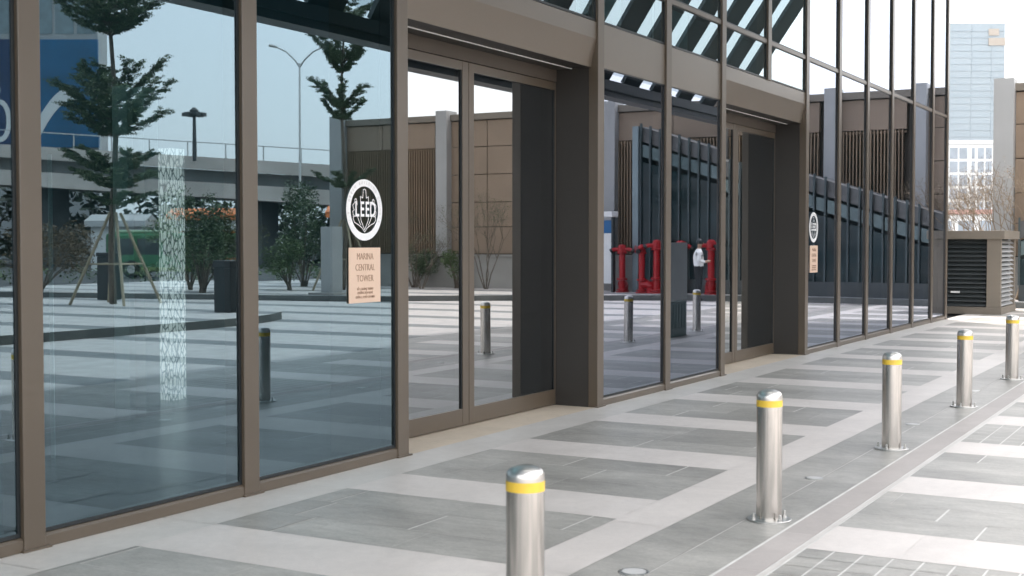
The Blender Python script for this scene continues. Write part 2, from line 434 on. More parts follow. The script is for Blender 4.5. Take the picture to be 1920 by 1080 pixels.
for i in range(len(XM) - 1):
    xa, xb = XM[i] + .14, XM[i + 1]
    xm = (xa + xb) / 2
    door = any(a < xm < b for a, b in DOORS)
    spand = 11.4 < xm < 14.9
    far = xm > 18
    up = M['glass_up'] if 8 < xm else M['glass']
    lo = M['glass_far'] if xm > 11 else M['glass']
    if not door:
        s = MB(); s.extr([(.008, .002), (.06, .002), (.06, .078), (.022, .074), (.008, .06)], xa, xb); bpart(s, 'sill', M['bronze'])
    if door:
        pass
    elif spand:
        pane(xa, xb, .078, 3.30, lo)
        s = MB(); s.box(xa, xb, .022, .16, 3.30, 3.725); bpart(s, 'spandrel_panel', M['bronze_panel'], bevel=.003)
    else:
        pane(xa, xb, .078, 4.19, lo)
    if door or spand: pane(xa, xb, 3.73, 4.19, up)
    z = 4.19
    for z1 in (8.2, 12.1, TOP):
        s = MB(); s.box(xa, xb, .014, .15, z, z + .05); bpart(s, 'transom', M['bronze'])
        pane(xa, xb, z + .05, z1, M['glass_far'] if far else up); z = z1
# solid parts behind: roof, inner walls, floor, ceiling
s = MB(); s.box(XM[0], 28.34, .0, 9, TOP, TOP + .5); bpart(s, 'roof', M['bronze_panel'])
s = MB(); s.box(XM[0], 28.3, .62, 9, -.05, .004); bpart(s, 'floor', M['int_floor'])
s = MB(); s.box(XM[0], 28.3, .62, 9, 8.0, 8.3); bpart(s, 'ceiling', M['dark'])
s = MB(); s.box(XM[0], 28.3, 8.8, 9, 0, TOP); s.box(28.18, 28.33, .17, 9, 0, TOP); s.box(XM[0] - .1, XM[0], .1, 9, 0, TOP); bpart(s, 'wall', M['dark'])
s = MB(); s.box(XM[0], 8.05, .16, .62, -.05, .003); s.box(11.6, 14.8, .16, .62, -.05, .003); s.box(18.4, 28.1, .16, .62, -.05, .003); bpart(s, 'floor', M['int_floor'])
# things seen dimly through the glass
for (x0, x1, y, z1, k) in ((9.80, 10.0, 3.98, 2.55, 'marble'), (9.10, 9.17, 3.85, 3.1, 'int_pale'), (9.26, 9.45, 3.8, 3.1, 'int_pale')):
    s = MB(); s.box(x0, x1, y, y + .2, .004, z1); bpart(s, 'interior_pillar', M[k])
s = MB(); s.box(6.735, 6.742, 2.2, 2.24, .004, 2.25); bpart(s, 'glass_partition_edge', M['int_pale'])
for x0, x1, z0 in ((12.2, 13.26, 4.0), (14.2, 15.22, 3.95)):
    s = MB(); s.box(x0, x1, .6, .63, z0, 5.4); bpart(s, 'window_blind', M['white'])
for x in (-2, 3, 6.5, 9.5, 13, 17, 21, 25):
    s = MB(); s.box(x, x + .9, 2.2, 5.6, 7.9, 7.98); bpart(s, 'ceiling_lamp', M['lamp'])
# entrances
for di, (xa, xb) in enumerate(DOORS):
    d = MB()
    # fascia, splay and soffit as one folded sheet
    d.extr([(.02, 3.72), (.02, 3.56), (.075, 3.292), (.16, 3.31), (.16, 3.72)], xa, xb)
    o = bpart(d, 'door_portal', M['bronze_panel'])
    j = MB(); j.box(xa, xb, .078, .62, 3.29, 3.31); j.build('soffit', M['shaded_bronze'], o)
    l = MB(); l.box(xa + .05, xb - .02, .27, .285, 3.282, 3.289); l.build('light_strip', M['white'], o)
    j = MB(); j.box(xb, xb + .14, .1, .62, 0, 3.72); j.build('jamb_panel', M['shaded_bronze'], o)
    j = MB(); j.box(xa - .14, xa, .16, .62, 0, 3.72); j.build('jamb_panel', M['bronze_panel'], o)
    j = MB(); j.box(xa, xb, .45, .60, 3.17, 3.288); j.build('head_frame', M['shaded_bronze2'], o)
    xm = xa + (xb - xa) * .497
    for (a, b) in ((xa, xm), (xm, xb)):
        right = a > xa
        f = MB(); y0, y1 = .455, .54
        sl, sr = (.09, .085) if right else (.07, .105)
        if right: sr = .018
        f.box(a + .004, a + sl, y0, y1, .01, 3.165); f.box(b - sr, b - .004, y0, y1, .01, 3.165)
        f.box(a + sl, b - sr, y0 + .002, y1, .01, .155); f.box(a + sl, b - sr, y0 + .002, y1, 3.09, 3.165)
        dl = bpart(f, 'door', M['bronze'], bevel=.002)
        gl = MB(); e = (b - a) * .0015; gl.prism([(a + sl, .472), (b - sr, .472 + e), (b - sr, .484 + e), (a + sl, .484)], .155, 3.09, 1); gl.m[2] = 0
        gl.build('glass', [M['glass_door'], M['glass_back']], dl)
        gk = MB(); gk.box(b - sr - .014, b - sr, .462, .4715, .155, 3.09); gk.build('gasket', M['gasket'], dl)
# canopy: edge beam, inclined dark panels with frosted gaps, brackets at the wall
cb = MB(); cb.box(-6, 27.6, -4.3, -4.0, 4.10, 4.38); cb.box(-6, 27.6, -4.0, -3.95, 4.20, 4.34)
can = bpart(cb, 'canopy', M['charcoal'])
n = 27
for k in range(n):
    xb_ = 27.0 - 1.275 * k
    p = MB()
    a = [(xb_ - .70, -4.1, 4.40), (xb_, -4.1, 4.40), (xb_ - 1.30, -.02, 9.5), (xb_ - 2.0, -.02, 9.5)]
    p.face(a); p.face([(x, y - .05, z + .04) for x, y, z in reversed(a)])
    for q in range(4):
        u, v = a[q], a[(q + 1) % 4]
        p.face([v, u, (u[0], u[1] - .05, u[2] + .04), (v[0], v[1] - .05, v[2] + .04)])
    p.build('canopy_panel', M['canopy_dark'], can)
p = MB(); p.face([(-6, -4.32, 4.58), (27.0, -4.32, 4.58), (25.7, -.24, 9.68), (-6, -.24, 9.68)]); p.build('canopy_glass', M['frosted'], can)
p = MB(); p.box(-8, 27.6, -.12, -.01, 9.4, 9.7); p.build('wall_beam', M['charcoal'], can)

# ------------------------------------------------------------------ stickers and name plaques on the glass
def text_mesh(mb, s, size, cx, cz, y, m=0, wscale=1., bold=0., rot=0., radial=None):
    cu = bpy.data.curves.new('t', 'FONT'); cu.body = s; cu.size = size; cu.align_x = 'CENTER'; cu.align_y = 'CENTER'
    cu.offset = bold; cu.extrude = .0008; cu.resolution_u = 3
    ob = bpy.data.objects.new('t', cu); C.objects.link(ob)
    dg = bpy.context.evaluated_depsgraph_get(); me = bpy.data.meshes.new_from_object(ob.evaluated_get(dg))
    i = len(mb.v)
    for v in me.vertices:
        x, z = v.co.x * wscale, v.co.y
        if rot: x, z = x * math.cos(rot) - z * math.sin(rot), x * math.sin(rot) + z * math.cos(rot)
        mb.v.append((cx + x, y - v.co.z, cz + z))
    for f in me.polygons: mb.f.append(tuple(i + q for q in f.vertices)); mb.m.append(m)
    bpy.data.objects.remove(ob); bpy.data.curves.remove(cu); bpy.data.meshes.remove(me)
def ribbon(mb, pts, wd, y, closed=False, m=0):
    n = len(pts)
    rng_ = range(n if closed else n - 1)
    for i in rng_:
        a = Vector(pts[i]); b = Vector(pts[(i + 1) % n]); d = (b - a)
        if d.length < 1e-6: continue
        d.normalize(); nn = Vector((-d.y, d.x)) * wd / 2; a = a - d * wd * .4; b = b + d * wd * .4
        yy = y - .0001 * (i % 3)
        mb.face([(a.x - nn.x, yy, a.y - nn.y), (b.x - nn.x, yy, b.y - nn.y), (b.x + nn.x, yy, b.y + nn.y), (a.x + nn.x, yy, a.y + nn.y)], m)
def decal(x, z, label):
    t = tag(empty('certification_decal', (x, .027, z - .222)), label, 'decal')
    off = .222
    r = MB(); n = 72; ro, ri = .218, .168
    for k in range(n):
        a0, a1 = 2 * math.pi * k / n, 2 * math.pi * (k + 1) / n
        p = lambda rr, a, y: (rr * math.cos(a), y, off + rr * math.sin(a))
        r.face([p(ri, a0, -.0015), p(ro, a0, -.0015), p(ro, a1, -.0015), p(ri, a1, -.0015)])
        r.face([p(ro, a0, -.0015), p(ro, a0, 0), p(ro, a1, 0), p(ro, a1, -.0015)])
        r.face([p(ri, a0, 0), p(ri, a0, -.0015), p(ri, a1, -.0015), p(ri, a1, 0)])
    r.build('ring', M['white_vinyl'], t)
    tx = MB(); s = 'U.S. GREEN BUILDING COUNCIL'
    for k, ch in enumerate(s):
        if ch == ' ': continue
        a = R(205 - 230 * k / (len(s) - 1))
        text_mesh(tx, ch, .03, .193 * math.cos(a), off + .193 * math.sin(a), -.0025, 0, 1., 0, a - math.pi / 2)
    tx.build('ring_lettering', M['grey_ink'], t)
    for k, ch in enumerate('LEED'):
        L = MB(); text_mesh(L, ch, .15, (-.094, -.032, .030, .096)[k], off, -.004, 0, .68, .0028)
        L.build('letter', M['white_vinyl'], t)
    lf = MB(); W = .0055
    def mirr(p): return [(-x, z) for x, z in p]
    top = [(-.048, .045), (-.048, .095), (-.022, .085), (-.018, .115), (-.014, .143), (0, .148), (.014, .143), (.018, .115), (.022, .085), (.048, .095), (.048, .045)]
    side = [(-.115, .048), (-.118, .072), (-.103, .078), (-.092, .060), (-.088, .035)]
    side2 = [(-.118, .050), (-.142, .032), (-.134, .010), (-.122, .0), (-.142, -.012), (-.137, -.036), (-.118, -.045)]
    low = [(-.128, -.048), (-.138, -.064), (-.12, -.09), (-.07, -.108), (-.03, -.128), (0, -.158)]
    low2 = [(-.135, -.048), (-.105, -.045)]
    mid = [(-.088, -.045), (-.06, -.09), (-.045, -.108)]
    mid2 = [(-.048, -.045), (-.043, -.075), (0, -.142)]
    for p in (top, side, side2, low, low2, mid, mid2):
        for q in ((p,) if p is top else (p, mirr(p))):
            lf = MB(); ribbon(lf, [(a, b + off) for a, b in q], W, -.0015); lf.build('leaf_outline', M['white_vinyl'], t)
def plaque(x, z, label):
    t = tag(empty('name_plaque', (x, .027, z - .196)), label, 'sign')
    b = MB(); b.box(-.19, .19, -.008, 0, 0, .392); b.build('plate', M['peach'], t, bevel=.001)
    for s, zz, wd in (('MARINA', .328, .80), ('CENTRAL', .250, .80), ('TOWER', .172, .84)):
        q = MB(); text_mesh(q, s, .068, 0, zz, -.0095, 0, wd, -.0004); q.build('lettering', M['brown_ink'], t)
    for s, zz in (('S\u1ed0 1, HO\u00c0NG TH\u00c0NH', .098), ('PH\u01af\u1edcNG B\u1ebeN NGH\u00c9', .070), ('QU\u1eacN 1, TP.H\u1ed2 CH\u00cd MINH', .040)):
        q = MB(); text_mesh(q, s, .024, 0, zz, -.0095, 0, .82); q.build('lettering', M['brown_ink'], t)
decal(7.628, 1.833, 'round white oak leaf certification decal on the large window left of the nearer entrance')
plaque(7.622, 1.368, 'peach name plaque with brown lettering on the large window left of the nearer entrance')
decal(18.72, 1.823, 'small looking round white decal on the curtain wall beyond the farther entrance')
plaque(18.72, 1.362, 'peach name plaque on the curtain wall beyond the farther entrance')

# ------------------------------------------------------------------ bollards
def make_bollard():
    t = empty('bollard')
    b = MB(); r = .0735
    b.lathe([(r, .012), (r, .62), (r, .660)], 40)
    o = b.build('post', M['steel'], t); smooth_by_angle(o)
    c = MB(); prof = [(r, .698), (r, .712)]
    for k in range(1, 8):
        a = k / 8 * math.pi / 2
        prof.append((r - .034 + .034 * math.cos(a), .715 + .034 * math.sin(a)))
    prof += [(.034, .7535), (.015, .756)]
    c.lathe(prof, 40); o = c.build('domed_cap', M['steel_cap'], t); smooth_by_angle(o, 50)
    y = MB(); y.lathe([(r + .0012, .660), (r + .0012, .698)], 40); o = y.build('yellow_band', M['yellow'], t); smooth_by_angle(o)
    f = MB(); f.lathe([(.128, 0), (.128, .009), (.124, .012), (.074, .012)], 40); fo = f.build('base_flange', M['steel_dull'], t); smooth_by_angle(fo, 30)
    for k in range(4):
        a = math.pi / 4 + k * math.pi / 2 + .25
        n = MB(); cx, cy = .106 * math.cos(a), .106 * math.sin(a)
        n.lathe([(.013, .012), (.013, .024), (.0075, .0245), (.0075, .046), (.005, .049)], 8, 0, cx, cy)
        n.build('anchor_bolt', M['steel_dull'], fo)
    return t
BL = ['nearest stainless bollard with yellow band, its foot cut off by the photo edge',
      'stainless bollard with yellow band, second nearest, standing across from the nearer entrance',
      'stainless bollard with yellow band, third along the row from the near end',
      'stainless bollard with yellow band, fourth along the row from the near end',
      'farthest stainless bollard seen directly, at the right edge before the louvred box',
      'stainless bollard seen only in the glass left of the grey totem reflection',
      'stainless bollard seen only in the glass in front of the standing man reflection',
      'stainless bollard at the far end of the row beyond the grey totem']
bx = [4.335, 7.26, 10.24, 13.22, 16.18, 19.2, 22.2, 25.2]
b0 = make_bollard()
for i, x in enumerate(bx):
    o = b0 if i == 0 else copy_tree(b0)
    o.location = (x, -3.09, 0); o.rotation_euler = (rng.uniform(-.006, .006), rng.uniform(-.006, .006), rng.uniform(-.5, .5))
    tag(o, BL[i], 'bollard', 'bollards in a row along the paving')
# flush ground lights
def ground_light(x, y, label, r):
    t = tag(empty('ground_light', (x, y, 0)), label, 'light')
    a = MB(); a.lathe([(r, -.02), (r, .004), (r * .8, .005)], 28); o = a.build('rim', M['steel_dull'], t); smooth_by_angle(o, 30)
    a = MB(); a.lathe([(r * .78, .0), (r * .78, .006)], 24); a.build('lens', M['lens'], t)
ground_light(5.78, -2.9, 'round flush ground light in the slate band at the bottom photo edge', .075)
ground_light(8.7, -2.93, 'round flush ground light in the slate band between second and third bollard', .06)
ground_light(11.72, -2.93, 'round flush ground light in the slate band between third and fourth bollard', .06)
ground_light(14.7, -2.93, 'round flush ground light in the slate band past the fourth bollard', .06)

# ------------------------------------------------------------------ louvred box beyond the facade
def louvre_box():
    t = tag(empty('louvre_enclosure', (31.5, .4, 0)), 'low bronze framed box with dark louvres at the end of the glass facade', 'ventilation box')
    I = Matrix.Translation((-31.5, -.4, 0))
    x0, x1, y0, y1 = 30.55, 32.6, -.72, 2.2
    f = MB()
    for (a, b, c, d) in ((x0, x0 + .12, y0, y0 + .30), (x1 - .1, x1, y0, y0 + .10), (x0, x0 + .12, y1 - .2, y1), (x1 - .1, x1, y1 - .2, y1)):
        f.box(a, b, c, d, .14, 1.68, 0, I)
    f.box(x0 - .02, x1 + .02, y0 - .02, y1, 0, .16, 0, I)
    f.build('frame', M['bronze_lt'], t, bevel=.004)
    r = MB(); r.box(x0 - .06, x1 + .06, y0 - .08, y1 + .05, 1.68, 1.87, 0, I); r.build('roof', M['bronze_lt'], t, bevel=.006)
    k = MB(); k.box(x0 + .14, x1 - .12, y0 + .14, y1 - .05, .16, 1.68, 0, I); k.build('inner_lining', M['black'], t)
    l = MB(); n = 15
    for i in range(n):
        z = .18 + i * 1.5 / n
        p = [(x0 + .02, z), (x0 + .03, z), (x0 + .11, z + .085), (x0 + .10, z + .085)]
        i0 = len(l.v)
        for yy in (y0 + .30, y1 - .2):
            for a, b in p: l.v.append(tuple(I @ Vector((a, yy, b))))
        l.f += [(i0, i0 + 1, i0 + 2, i0 + 3), (i0 + 7, i0 + 6, i0 + 5, i0 + 4)]; l.m += [0, 0]
        for q in range(4): l.f.append((i0 + q, i0 + 4 + q, i0 + 4 + (q + 1) % 4, i0 + (q + 1) % 4)); l.m.append(0)
    l.build('louvre_panel', M['charcoal'], t)
    l = MB()
    for i in range(n):
        z = .18 + i * 1.5 / n
        l.extr([(y0 + .015 - .4, z), (y0 + .03 - .4, z), (y0 + .11 - .4, z + .07), (y0 + .10 - .4, z + .07)], x0 + .12 - 31.5, x1 - .1 - 31.5)
    l.build('louvre_panel', M['grey_clad'], t)  # side blades paler than the front ones: sky light put into their colour
    tg = MB(); tg.box(x0 + .01, x0 + .018, .15, .35, .47, .51, 0, I); tg.build('tag', M['white'], t)
M['bronze_lt'] = mat('light_bronze_frame', (.21, .18, .145), .5, .15, .06, 1.5)
louvre_box()

# ------------------------------------------------------------------ finned end building
WX = 36.5; WH = 5.78
def finned_building():
    t = tag(empty('finned_building', (WX + 2, -10, 0)), 'long bronze building with vertical fins and grey pilasters closing the plaza, behind the glass shed', 'building')
    L = lambda o: setattr(o, 'location', (-WX - 2, 10, 0)) or o
    b = MB(); b.box(WX + .25, WX + 6, -21.6, .3, 0, WH - .2); L(b.build('wall', M['tan_dark'], t))
    b = MB(); b.box(WX - .02, WX + 6, -21.6, .3, WH - .2, WH); L(b.build('coping', M['bronze_lt'], t))
    b = MB(); b.box(WX - .55, WX + .2, -21.3, -.2, .15, 1.15); b.box(WX - .58, WX + .2, -21.3, -.2, 1.15, 1.22)
    L(b.build('plinth_wall', M['concrete'], t))
    for y, wd in ((-21.65, .5), (-16.5, .42), (-11.4, .45), (-7.0, .4), (-4.6, .36), (-2.2, .36), (.15, .5)):
        b = MB(); b.box(WX - .25, WX + .4, y - wd / 2, y + wd / 2, .15, WH + .12); L(b.build('pilaster', M['grey_clad'], t))
    ys = [-21.4, -16.71, -11.62, -7.2, -4.78, -2.38, -.1]
    for i in range(len(ys) - 1):
        ya, yb = ys[i] + (.21 if i else 0), ys[i + 1]
        yb -= .21 if i < len(ys) - 2 else 0
        nb = max(1, round((yb - ya) / 1.6)); flat = []
        p = MB()
        for j in range(nb):
            a = ya + (yb - ya) * j / nb; c = ya + (yb - ya) * (j + 1) / nb
            p.box(WX + .06, WX + .24, a + .012, c - .012, 4.72, 5.55)
            if i == 1 and j < 2 or i == 5 and j == 0:
                for (za, zb) in ((1.25, 2.1), (2.125, 2.9), (2.925, 3.8), (3.825, 4.7)): p.box(WX + .06, WX + .24, a + .012, c - .012, za, zb)
                flat.append((a, c))
        L(p.build('cladding_panel', M['tan_panel'], t))
        f = MB(); y = ya + .05
        while y < yb - .03:
            if not any(a <= y <= c for a, c in flat): f.box(WX + .02, WX + .18, y, y + .03, 1.25, 4.70)
            y += .095
        for z in (1.30, 1.62, 4.62): f.box(WX + .10, WX + .2, ya + .02, yb - .02, z, z + .05)
        L(f.build('fins', M['tan_fin'], t))
finned_building()

# ------------------------------------------------------------------ sloped glass shed (stair entrance) before it
def shed():
    P0 = Vector((35.35, -9.9)); P1 = Vector((34.35, -.55))
    t = tag(empty('glass_shed', (35, -5, .15)), 'dark glazed shed with steep falling roof and closely set ribs on the raised pavement', 'shed')
    I = Matrix.Translation((-35, 5, -.15))
    def pt(s, z, off=0.):
        q = P0.lerp(P1, s); n = Vector((-1, -.107)).normalized(); q = q + n * off
        return I @ Vector((q.x, q.y, z))
    hz = lambda s: 4.98 + (2.12 - 4.98) * s
    def quadbox(mb, s0, s1, z0a, z0b, z1a, z1b, o0, o1):
        A = [pt(s0, z0a, o0), pt(s1, z0b, o0), pt(s1, z0b, o1), pt(s0, z0a, o1), pt(s0, z1a, o0), pt(s1, z1b, o0), pt(s1, z1b, o1), pt(s0, z1a, o1)]
        i = len(mb.v); mb.v += [tuple(q) for q in A]
        for q in ((3, 2, 1, 0), (4, 5, 6, 7), (0, 1, 5, 4), (1, 2, 6, 5), (2, 3, 7, 6), (3, 0, 4, 7)): mb.f.append(tuple(i + k for k in q)); mb.m.append(0)
    m = MB(); quadbox(m, .0, 1., .15, .15, .55, .55, .06, -.9); m.build('plinth', M['charcoal'], t)
    m = MB(); quadbox(m, 0, 1., hz(0) - .42, hz(1) - .42, hz(0), hz(1), -.05, -.95); m.build('roof', M['grey_roof'], t)
    m = MB(); quadbox(m, .0, 1., .55, .55, hz(0) - 1.0, hz(1) - .95, 0, -.06); m.build('glass_wall', M['shed_glass'], t)
    m = MB(); quadbox(m, .0, 1., .56, .56, hz(0) - .45, hz(1) - .45, -.75, -.9); m.build('inner_wall', M['dark'], t)
    n = 30
    for k in range(n):
        s0, s1 = (k + .14) / n, (k + .88) / n
        m = MB(); quadbox(m, s0, s1, hz(s0) - .85, hz(s1) - .85, hz(s0) - .5, hz(s1) - .5, .0, -.05); m.build('clerestory_pane', M['clere'], t)
    for k in range(n + 1):
        s = k / n
        m = MB(); quadbox(m, s - .0026, s + .0026, .55, .55, hz(s) + .10, hz(s) + .10, .06, -.03); m.build('rib', M['rib_grey'], t)
    m = MB(); quadbox(m, -.025, -.005, .15, .15, hz(0) + .02, hz(0) + .02, .12, -.9); m.build('end_post', M['pale_glass'], t)
    for s in (.16, .2, .24, .52, .6, .7, .82, .9):
        h = 1.3 + 1.0 * rng.random()
        m = MB(); quadbox(m, s, s + .03, .7, .7, min(h + .7, hz(s) - 1.1), min(h + .7, hz(s) - 1.1), -.3, -.35); m.build('interior_panel', M['grey_clad'], t)
M['grey_roof'] = mat('grey_zinc_roof', (.12, .12, .118), .55, .3, .08, 1)
shed()

# ------------------------------------------------------------------ red standpipes
def make_standpipe():
    t = empty('standpipe')
    b = MB(); b.lathe([(.17, 0), (.17, .03), (.11, .035), (.11, .06), (.15, .065), (.15, .095), (.085, .10), (.085, .35), (.14, .36), (.14, .41), (.083, .42), (.083, 1.12), (.13, 1.13), (.13, 1.17), (.105, 1.18), (.105, 1.33), (.08, 1.38), (.03, 1.40)], 20)
    o = b.build('pipe', M['red'], t); smooth_by_angle(o, 30)
    for sx in (-1, 1):
        a = MB(); a.tube([(0, sx * .06, 1.24), (0, sx * .2, 1.25), (-.02, sx * .26, 1.22)], [.06, .055, .06], 12); ao = a.build('outlet', M['red'], t); smooth_by_angle(ao)
        c = MB(); c.tube([(-.02, sx * .26, 1.22), (-.03, sx * .315, 1.19)], [.068, .068], 12); c.build('cap', M['black'], ao)
    v = MB(); v.tube([(0, 0, .24), (.17, .0, .24), (.25, 0, .2), (.27, 0, .0)], [.12, .13, .14, .15], 12); v.build('elbow', M['red'], t)
    h = MB(); h.tube([(-.1, 0, 1.26), (-.16, 0, 1.26)], .02, 8); h.tube([(-.16 + 0, .11 * math.cos(q * .524), 1.26 + .11 * math.sin(q * .524)) for q in range(13)], .012, 6); h.build('handwheel', M['red'], t)
    return t
sp = [(35.0, -10.35, .3, 1.0, 'red standpipe nearest to the white and blue board beside the glass shed'),
      (34.7, -9.6, 2.0, 1.0, 'second red standpipe, between the board and the middle pair'),
      (34.75, -9.15, .1, 1.1, 'third red standpipe, left one of the middle pair before the glass shed'),
      (34.9, -8.5, -.2, 1.08, 'fourth red standpipe, right one of the middle pair before the glass shed'),
      (34.75, -7.5, .2, 1.1, 'red standpipe standing behind the grey totem'),
      (34.75, -7.0, .1, 1.1, 'red standpipe standing directly behind the man in the white shirt')]
s0 = make_standpipe()
for i, (x, y, rz, sc, lb) in enumerate(sp):
    o = s0 if i == 0 else copy_tree(s0)
    o.location = (x, y, .15); o.rotation_euler.z = rz - .6; o.scale = (sc * 1.08, sc * 1.08, sc * 1.0)
    tag(o, lb, 'standpipe', 'red fire standpipes before the glass shed')
# information board
t = tag(empty('information_board', (35.1, -11.0, .15)), 'white and blue information board with a pale hood beside the red standpipes', 'sign', )
t.rotation_euler.z = R(20)
a = MB(); a.box(-.05, .05, -.45, -.38, 0, 2.2); a.box(-.05, .05, .38, .45, 0, 2.2); a.build('frame', M['charcoal'], t)
a = MB(); a.box(-.03, .03, -.38, .38, .25, 1.72); a.build('white_panel', M['white'], t)
a = MB(); a.box(-.035, .035, -.38, .38, 1.725, 2.1); a.build('blue_panel', M['blue'], t)
a = MB(); a.box(-.16, .1, -.52, .52, 2.2, 2.36); a.build('hood', M['white'], t, bevel=.02)

# ------------------------------------------------------------------ totem, bins, service pillar
t = tag(empty('grey_totem', (20.80, -2.95, 0)), 'upright grey metal totem with a slotted lower half by the bollard row', 'totem')
a = MB(); a.box(-.40, .40, -.07, .07, .62, 1.60); a.build('body', M['kiosk'], t, bevel=.006)
a = MB(); a.box(-.40, .40, -.06, .06, 0.0, .60)
for k in range(6): a.box(-.35 + k * .125, -.28 + k * .125, .06, .075, .14, .56)
a.build('slotted_base', M['slot_grey'], t, bevel=.004)
t = tag(empty('litter_bin', (21.0, -12.95, .15)), 'black upright litter bin with a slot opening on the traffic island', 'bin')
a = MB(); a.box(-.27, .27, -.22, .22, 0, .92); a.build('body', M['black'], t, bevel=.01)
a = MB(); a.box(-.29, .29, -.24, .24, .922, 1.08); a.build('lid', M['black'], t, bevel=.02)
a = MB(); a.box(-.14, .16, .221, .226, .6, .82); a.build('slot', M['charcoal'], t)
t = tag(empty('litter_bin', (24.0, -19.6, .15)), 'slim dark litter bin standing behind the staked tree', 'bin')
a = MB(); a.box(-.22, .22, -.2, .2, 0, 1.1); a.build('body', M['black'], t, bevel=.01)
a = MB(); a.box(-.24, .24, -.22, .22, 1.102, 1.2); a.build('lid', M['black'], t, bevel=.02)
t = tag(empty('service_pillar', (29.45, -16.7, .15)), 'plain grey metal service pillar on a flared base at the corner of the fins', 'pillar')
a = MB(); a.box(-.24, .24, -.2, .2, .06, 1.9); a.build('body', M['grey_clad'], t, bevel=.01)
a = MB(); a.prism([(-.5, -.45), (.5, -.45), (.5, .45), (-.5, .45)], 0, .06); a.build('base', M['concrete'], t)

# ------------------------------------------------------------------ plants
def leaf_quads(mb, c, n, sx, sy, sz, size, r, m=0):
    for _ in range(n):
        while True:
            u = Vector((r.uniform(-1, 1), r.uniform(-1, 1), r.uniform(-1, 1)))
            if u.length < 1: break
        p = Vector(c) + Vector((u.x * sx, u.y * sy, u.z * sz))
        a = Vector((r.gauss(0, 1), r.gauss(0, 1), r.gauss(0, .6))).normalized()
        b = a.cross(Vector((r.gauss(0, 1), r.gauss(0, 1), r.gauss(0, 1)))).normalized()
        s = size * r.uniform(.6, 1.3)
        a = a * s; b = b * s * .45
        mb.face([p - a, p + b * .9, p + a, p - b * .9], m)
def tiered_tree(loc, H, tiers, label, seed, stakes=True, trunk_r=.075, leafsize=.028, lean=.0):
    r = random.Random(seed)
    t = tag(empty('tiered_tree', loc), label, 'tree')
    tr = MB(); pts = []; n = 14
    for k in range(n + 1):
        z = H * k / n
        pts.append((.05 * math.sin(z * 1.1 + seed) + lean * z, .05 * math.cos(z * .8 + seed) - .05, z))
    tr.tube(pts, [trunk_r * (1 - .8 * k / n) + .012 for k in range(n + 1)], 10)
    cr = MB()
    for (zc, rad, thick, nb) in tiers:
        base = pts[min(n, int(zc / H * n))]
        a0 = r.uniform(0, 6.28)
        for b in range(nb):
            a = a0 + b * 6.283 / nb + r.uniform(-.3, .3); L = rad * r.uniform(.55, 1.05)
            rise = r.uniform(-.1, .2) * thick
            P = [Vector((base[0], base[1], zc - thick * .6))]
            for q in range(1, 7):
                f = q / 6
                P.append(Vector((base[0] + math.cos(a + .12 * math.sin(q)) * L * f, base[1] + math.sin(a + .12 * math.sin(q)) * L * f, zc - thick * .6 + thick * .9 * f ** 1.15 + rise * f + r.uniform(-.02, .02))))
            tr.tube(P, [.026, .021, .016, .012, .009, .006, .004], 5, cap=False)
            for q in range(1, 7):
                for tw in range(6):
                    s = P[q]; da = a + r.uniform(-1.0, 1.0); l = L * .3 * r.uniform(.4, 1.1)
                    e = s + Vector((math.cos(da) * l, math.sin(da) * l, r.uniform(.0, .22) * thick))
                    tr.tube([s, e], [.005, .002], 3, cap=False)
                    for fl in (.25, .45, .62, .78, .92, 1.04):
                        leaf_quads(cr, s.lerp(e, fl), 9, .075, .075, .03, leafsize, r)
    tr.build('trunk', M['bark'], t, smooth=True)
    cr.build('crown', M['leaf_dark'], t)
    if stakes:
        for k in range(4):
            a = .6 + k * math.pi / 2
            s = MB(); s.tube([(1.05 * math.cos(a), 1.05 * math.sin(a), 0), (.12 * math.cos(a), .12 * math.sin(a), 2.15)], .035, 8); s.build('stake', M['stake'], t)
        s = MB(); rr = .62
        for k in range(4):
            a, b = .6 + k * math.pi / 2, .6 + (k + 1) * math.pi / 2
            s.tube([(rr * math.cos(a), rr * math.sin(a), .95), (rr * math.cos(b), rr * math.sin(b), .95)], .022, 6)
        s.build('brace', M['stake'], t)
    return t
tiered_tree((22.33, -17.64, .15), 9.2, [(7.45, 1.8, .9, 13), (7.0, 1.5, .8, 11), (6.6, 1.0, .5, 6), (5.25, 1.15, .9, 9), (4.75, 1.3, .8, 12), (4.3, 1.1, .6, 9), (3.35, 1.15, .45, 9), (2.95, 1.0, .4, 7), (2.5, .8, .3, 4), (8.7, 1.1, .6, 9)],
            'tall tiered tree with layered crown held by bamboo stakes on the traffic island', 3)
tiered_tree((32.4, -18.4, .15), 9.3, [(7.45, 1.2, .9, 10), (6.95, .8, .6, 6), (5.95, .9, .8, 7), (5.5, .6, .6, 4), (3.4, .8, .5, 4), (8.5, 1.2, .6, 8)],
            'slim tiered tree in front of the finned building corner', 11, True, .06)
def bush(loc, rx, ry, h, n, key, name, label, group, seed, size=.09, lumps=9, trunk=True, kind='shrub'):
    r = random.Random(seed); t = tag(empty(name, loc), label, kind, group)
    st = MB(); cr = MB()
    for k in range(lumps):
        a = r.uniform(0, 6.28); q = r.uniform(.1, .85)
        c = Vector((rx * q * math.cos(a), ry * q * math.sin(a), h * r.uniform(.38, .9)))
        st.tube([(r.uniform(-.08, .08), r.uniform(-.08, .08), 0), c * .5 + Vector((0, 0, .05)), c], [.03, .02, .008], 5, cap=False)
        s = r.uniform(.28, .5)
        leaf_quads(cr, c, 2 * n // lumps, rx * s, ry * s, h * .24 * r.uniform(.7, 1.2), size * .66, r)
    st.build('stems', M['bark'], t, smooth=True); cr.build('foliage', M[key], t)
    return t
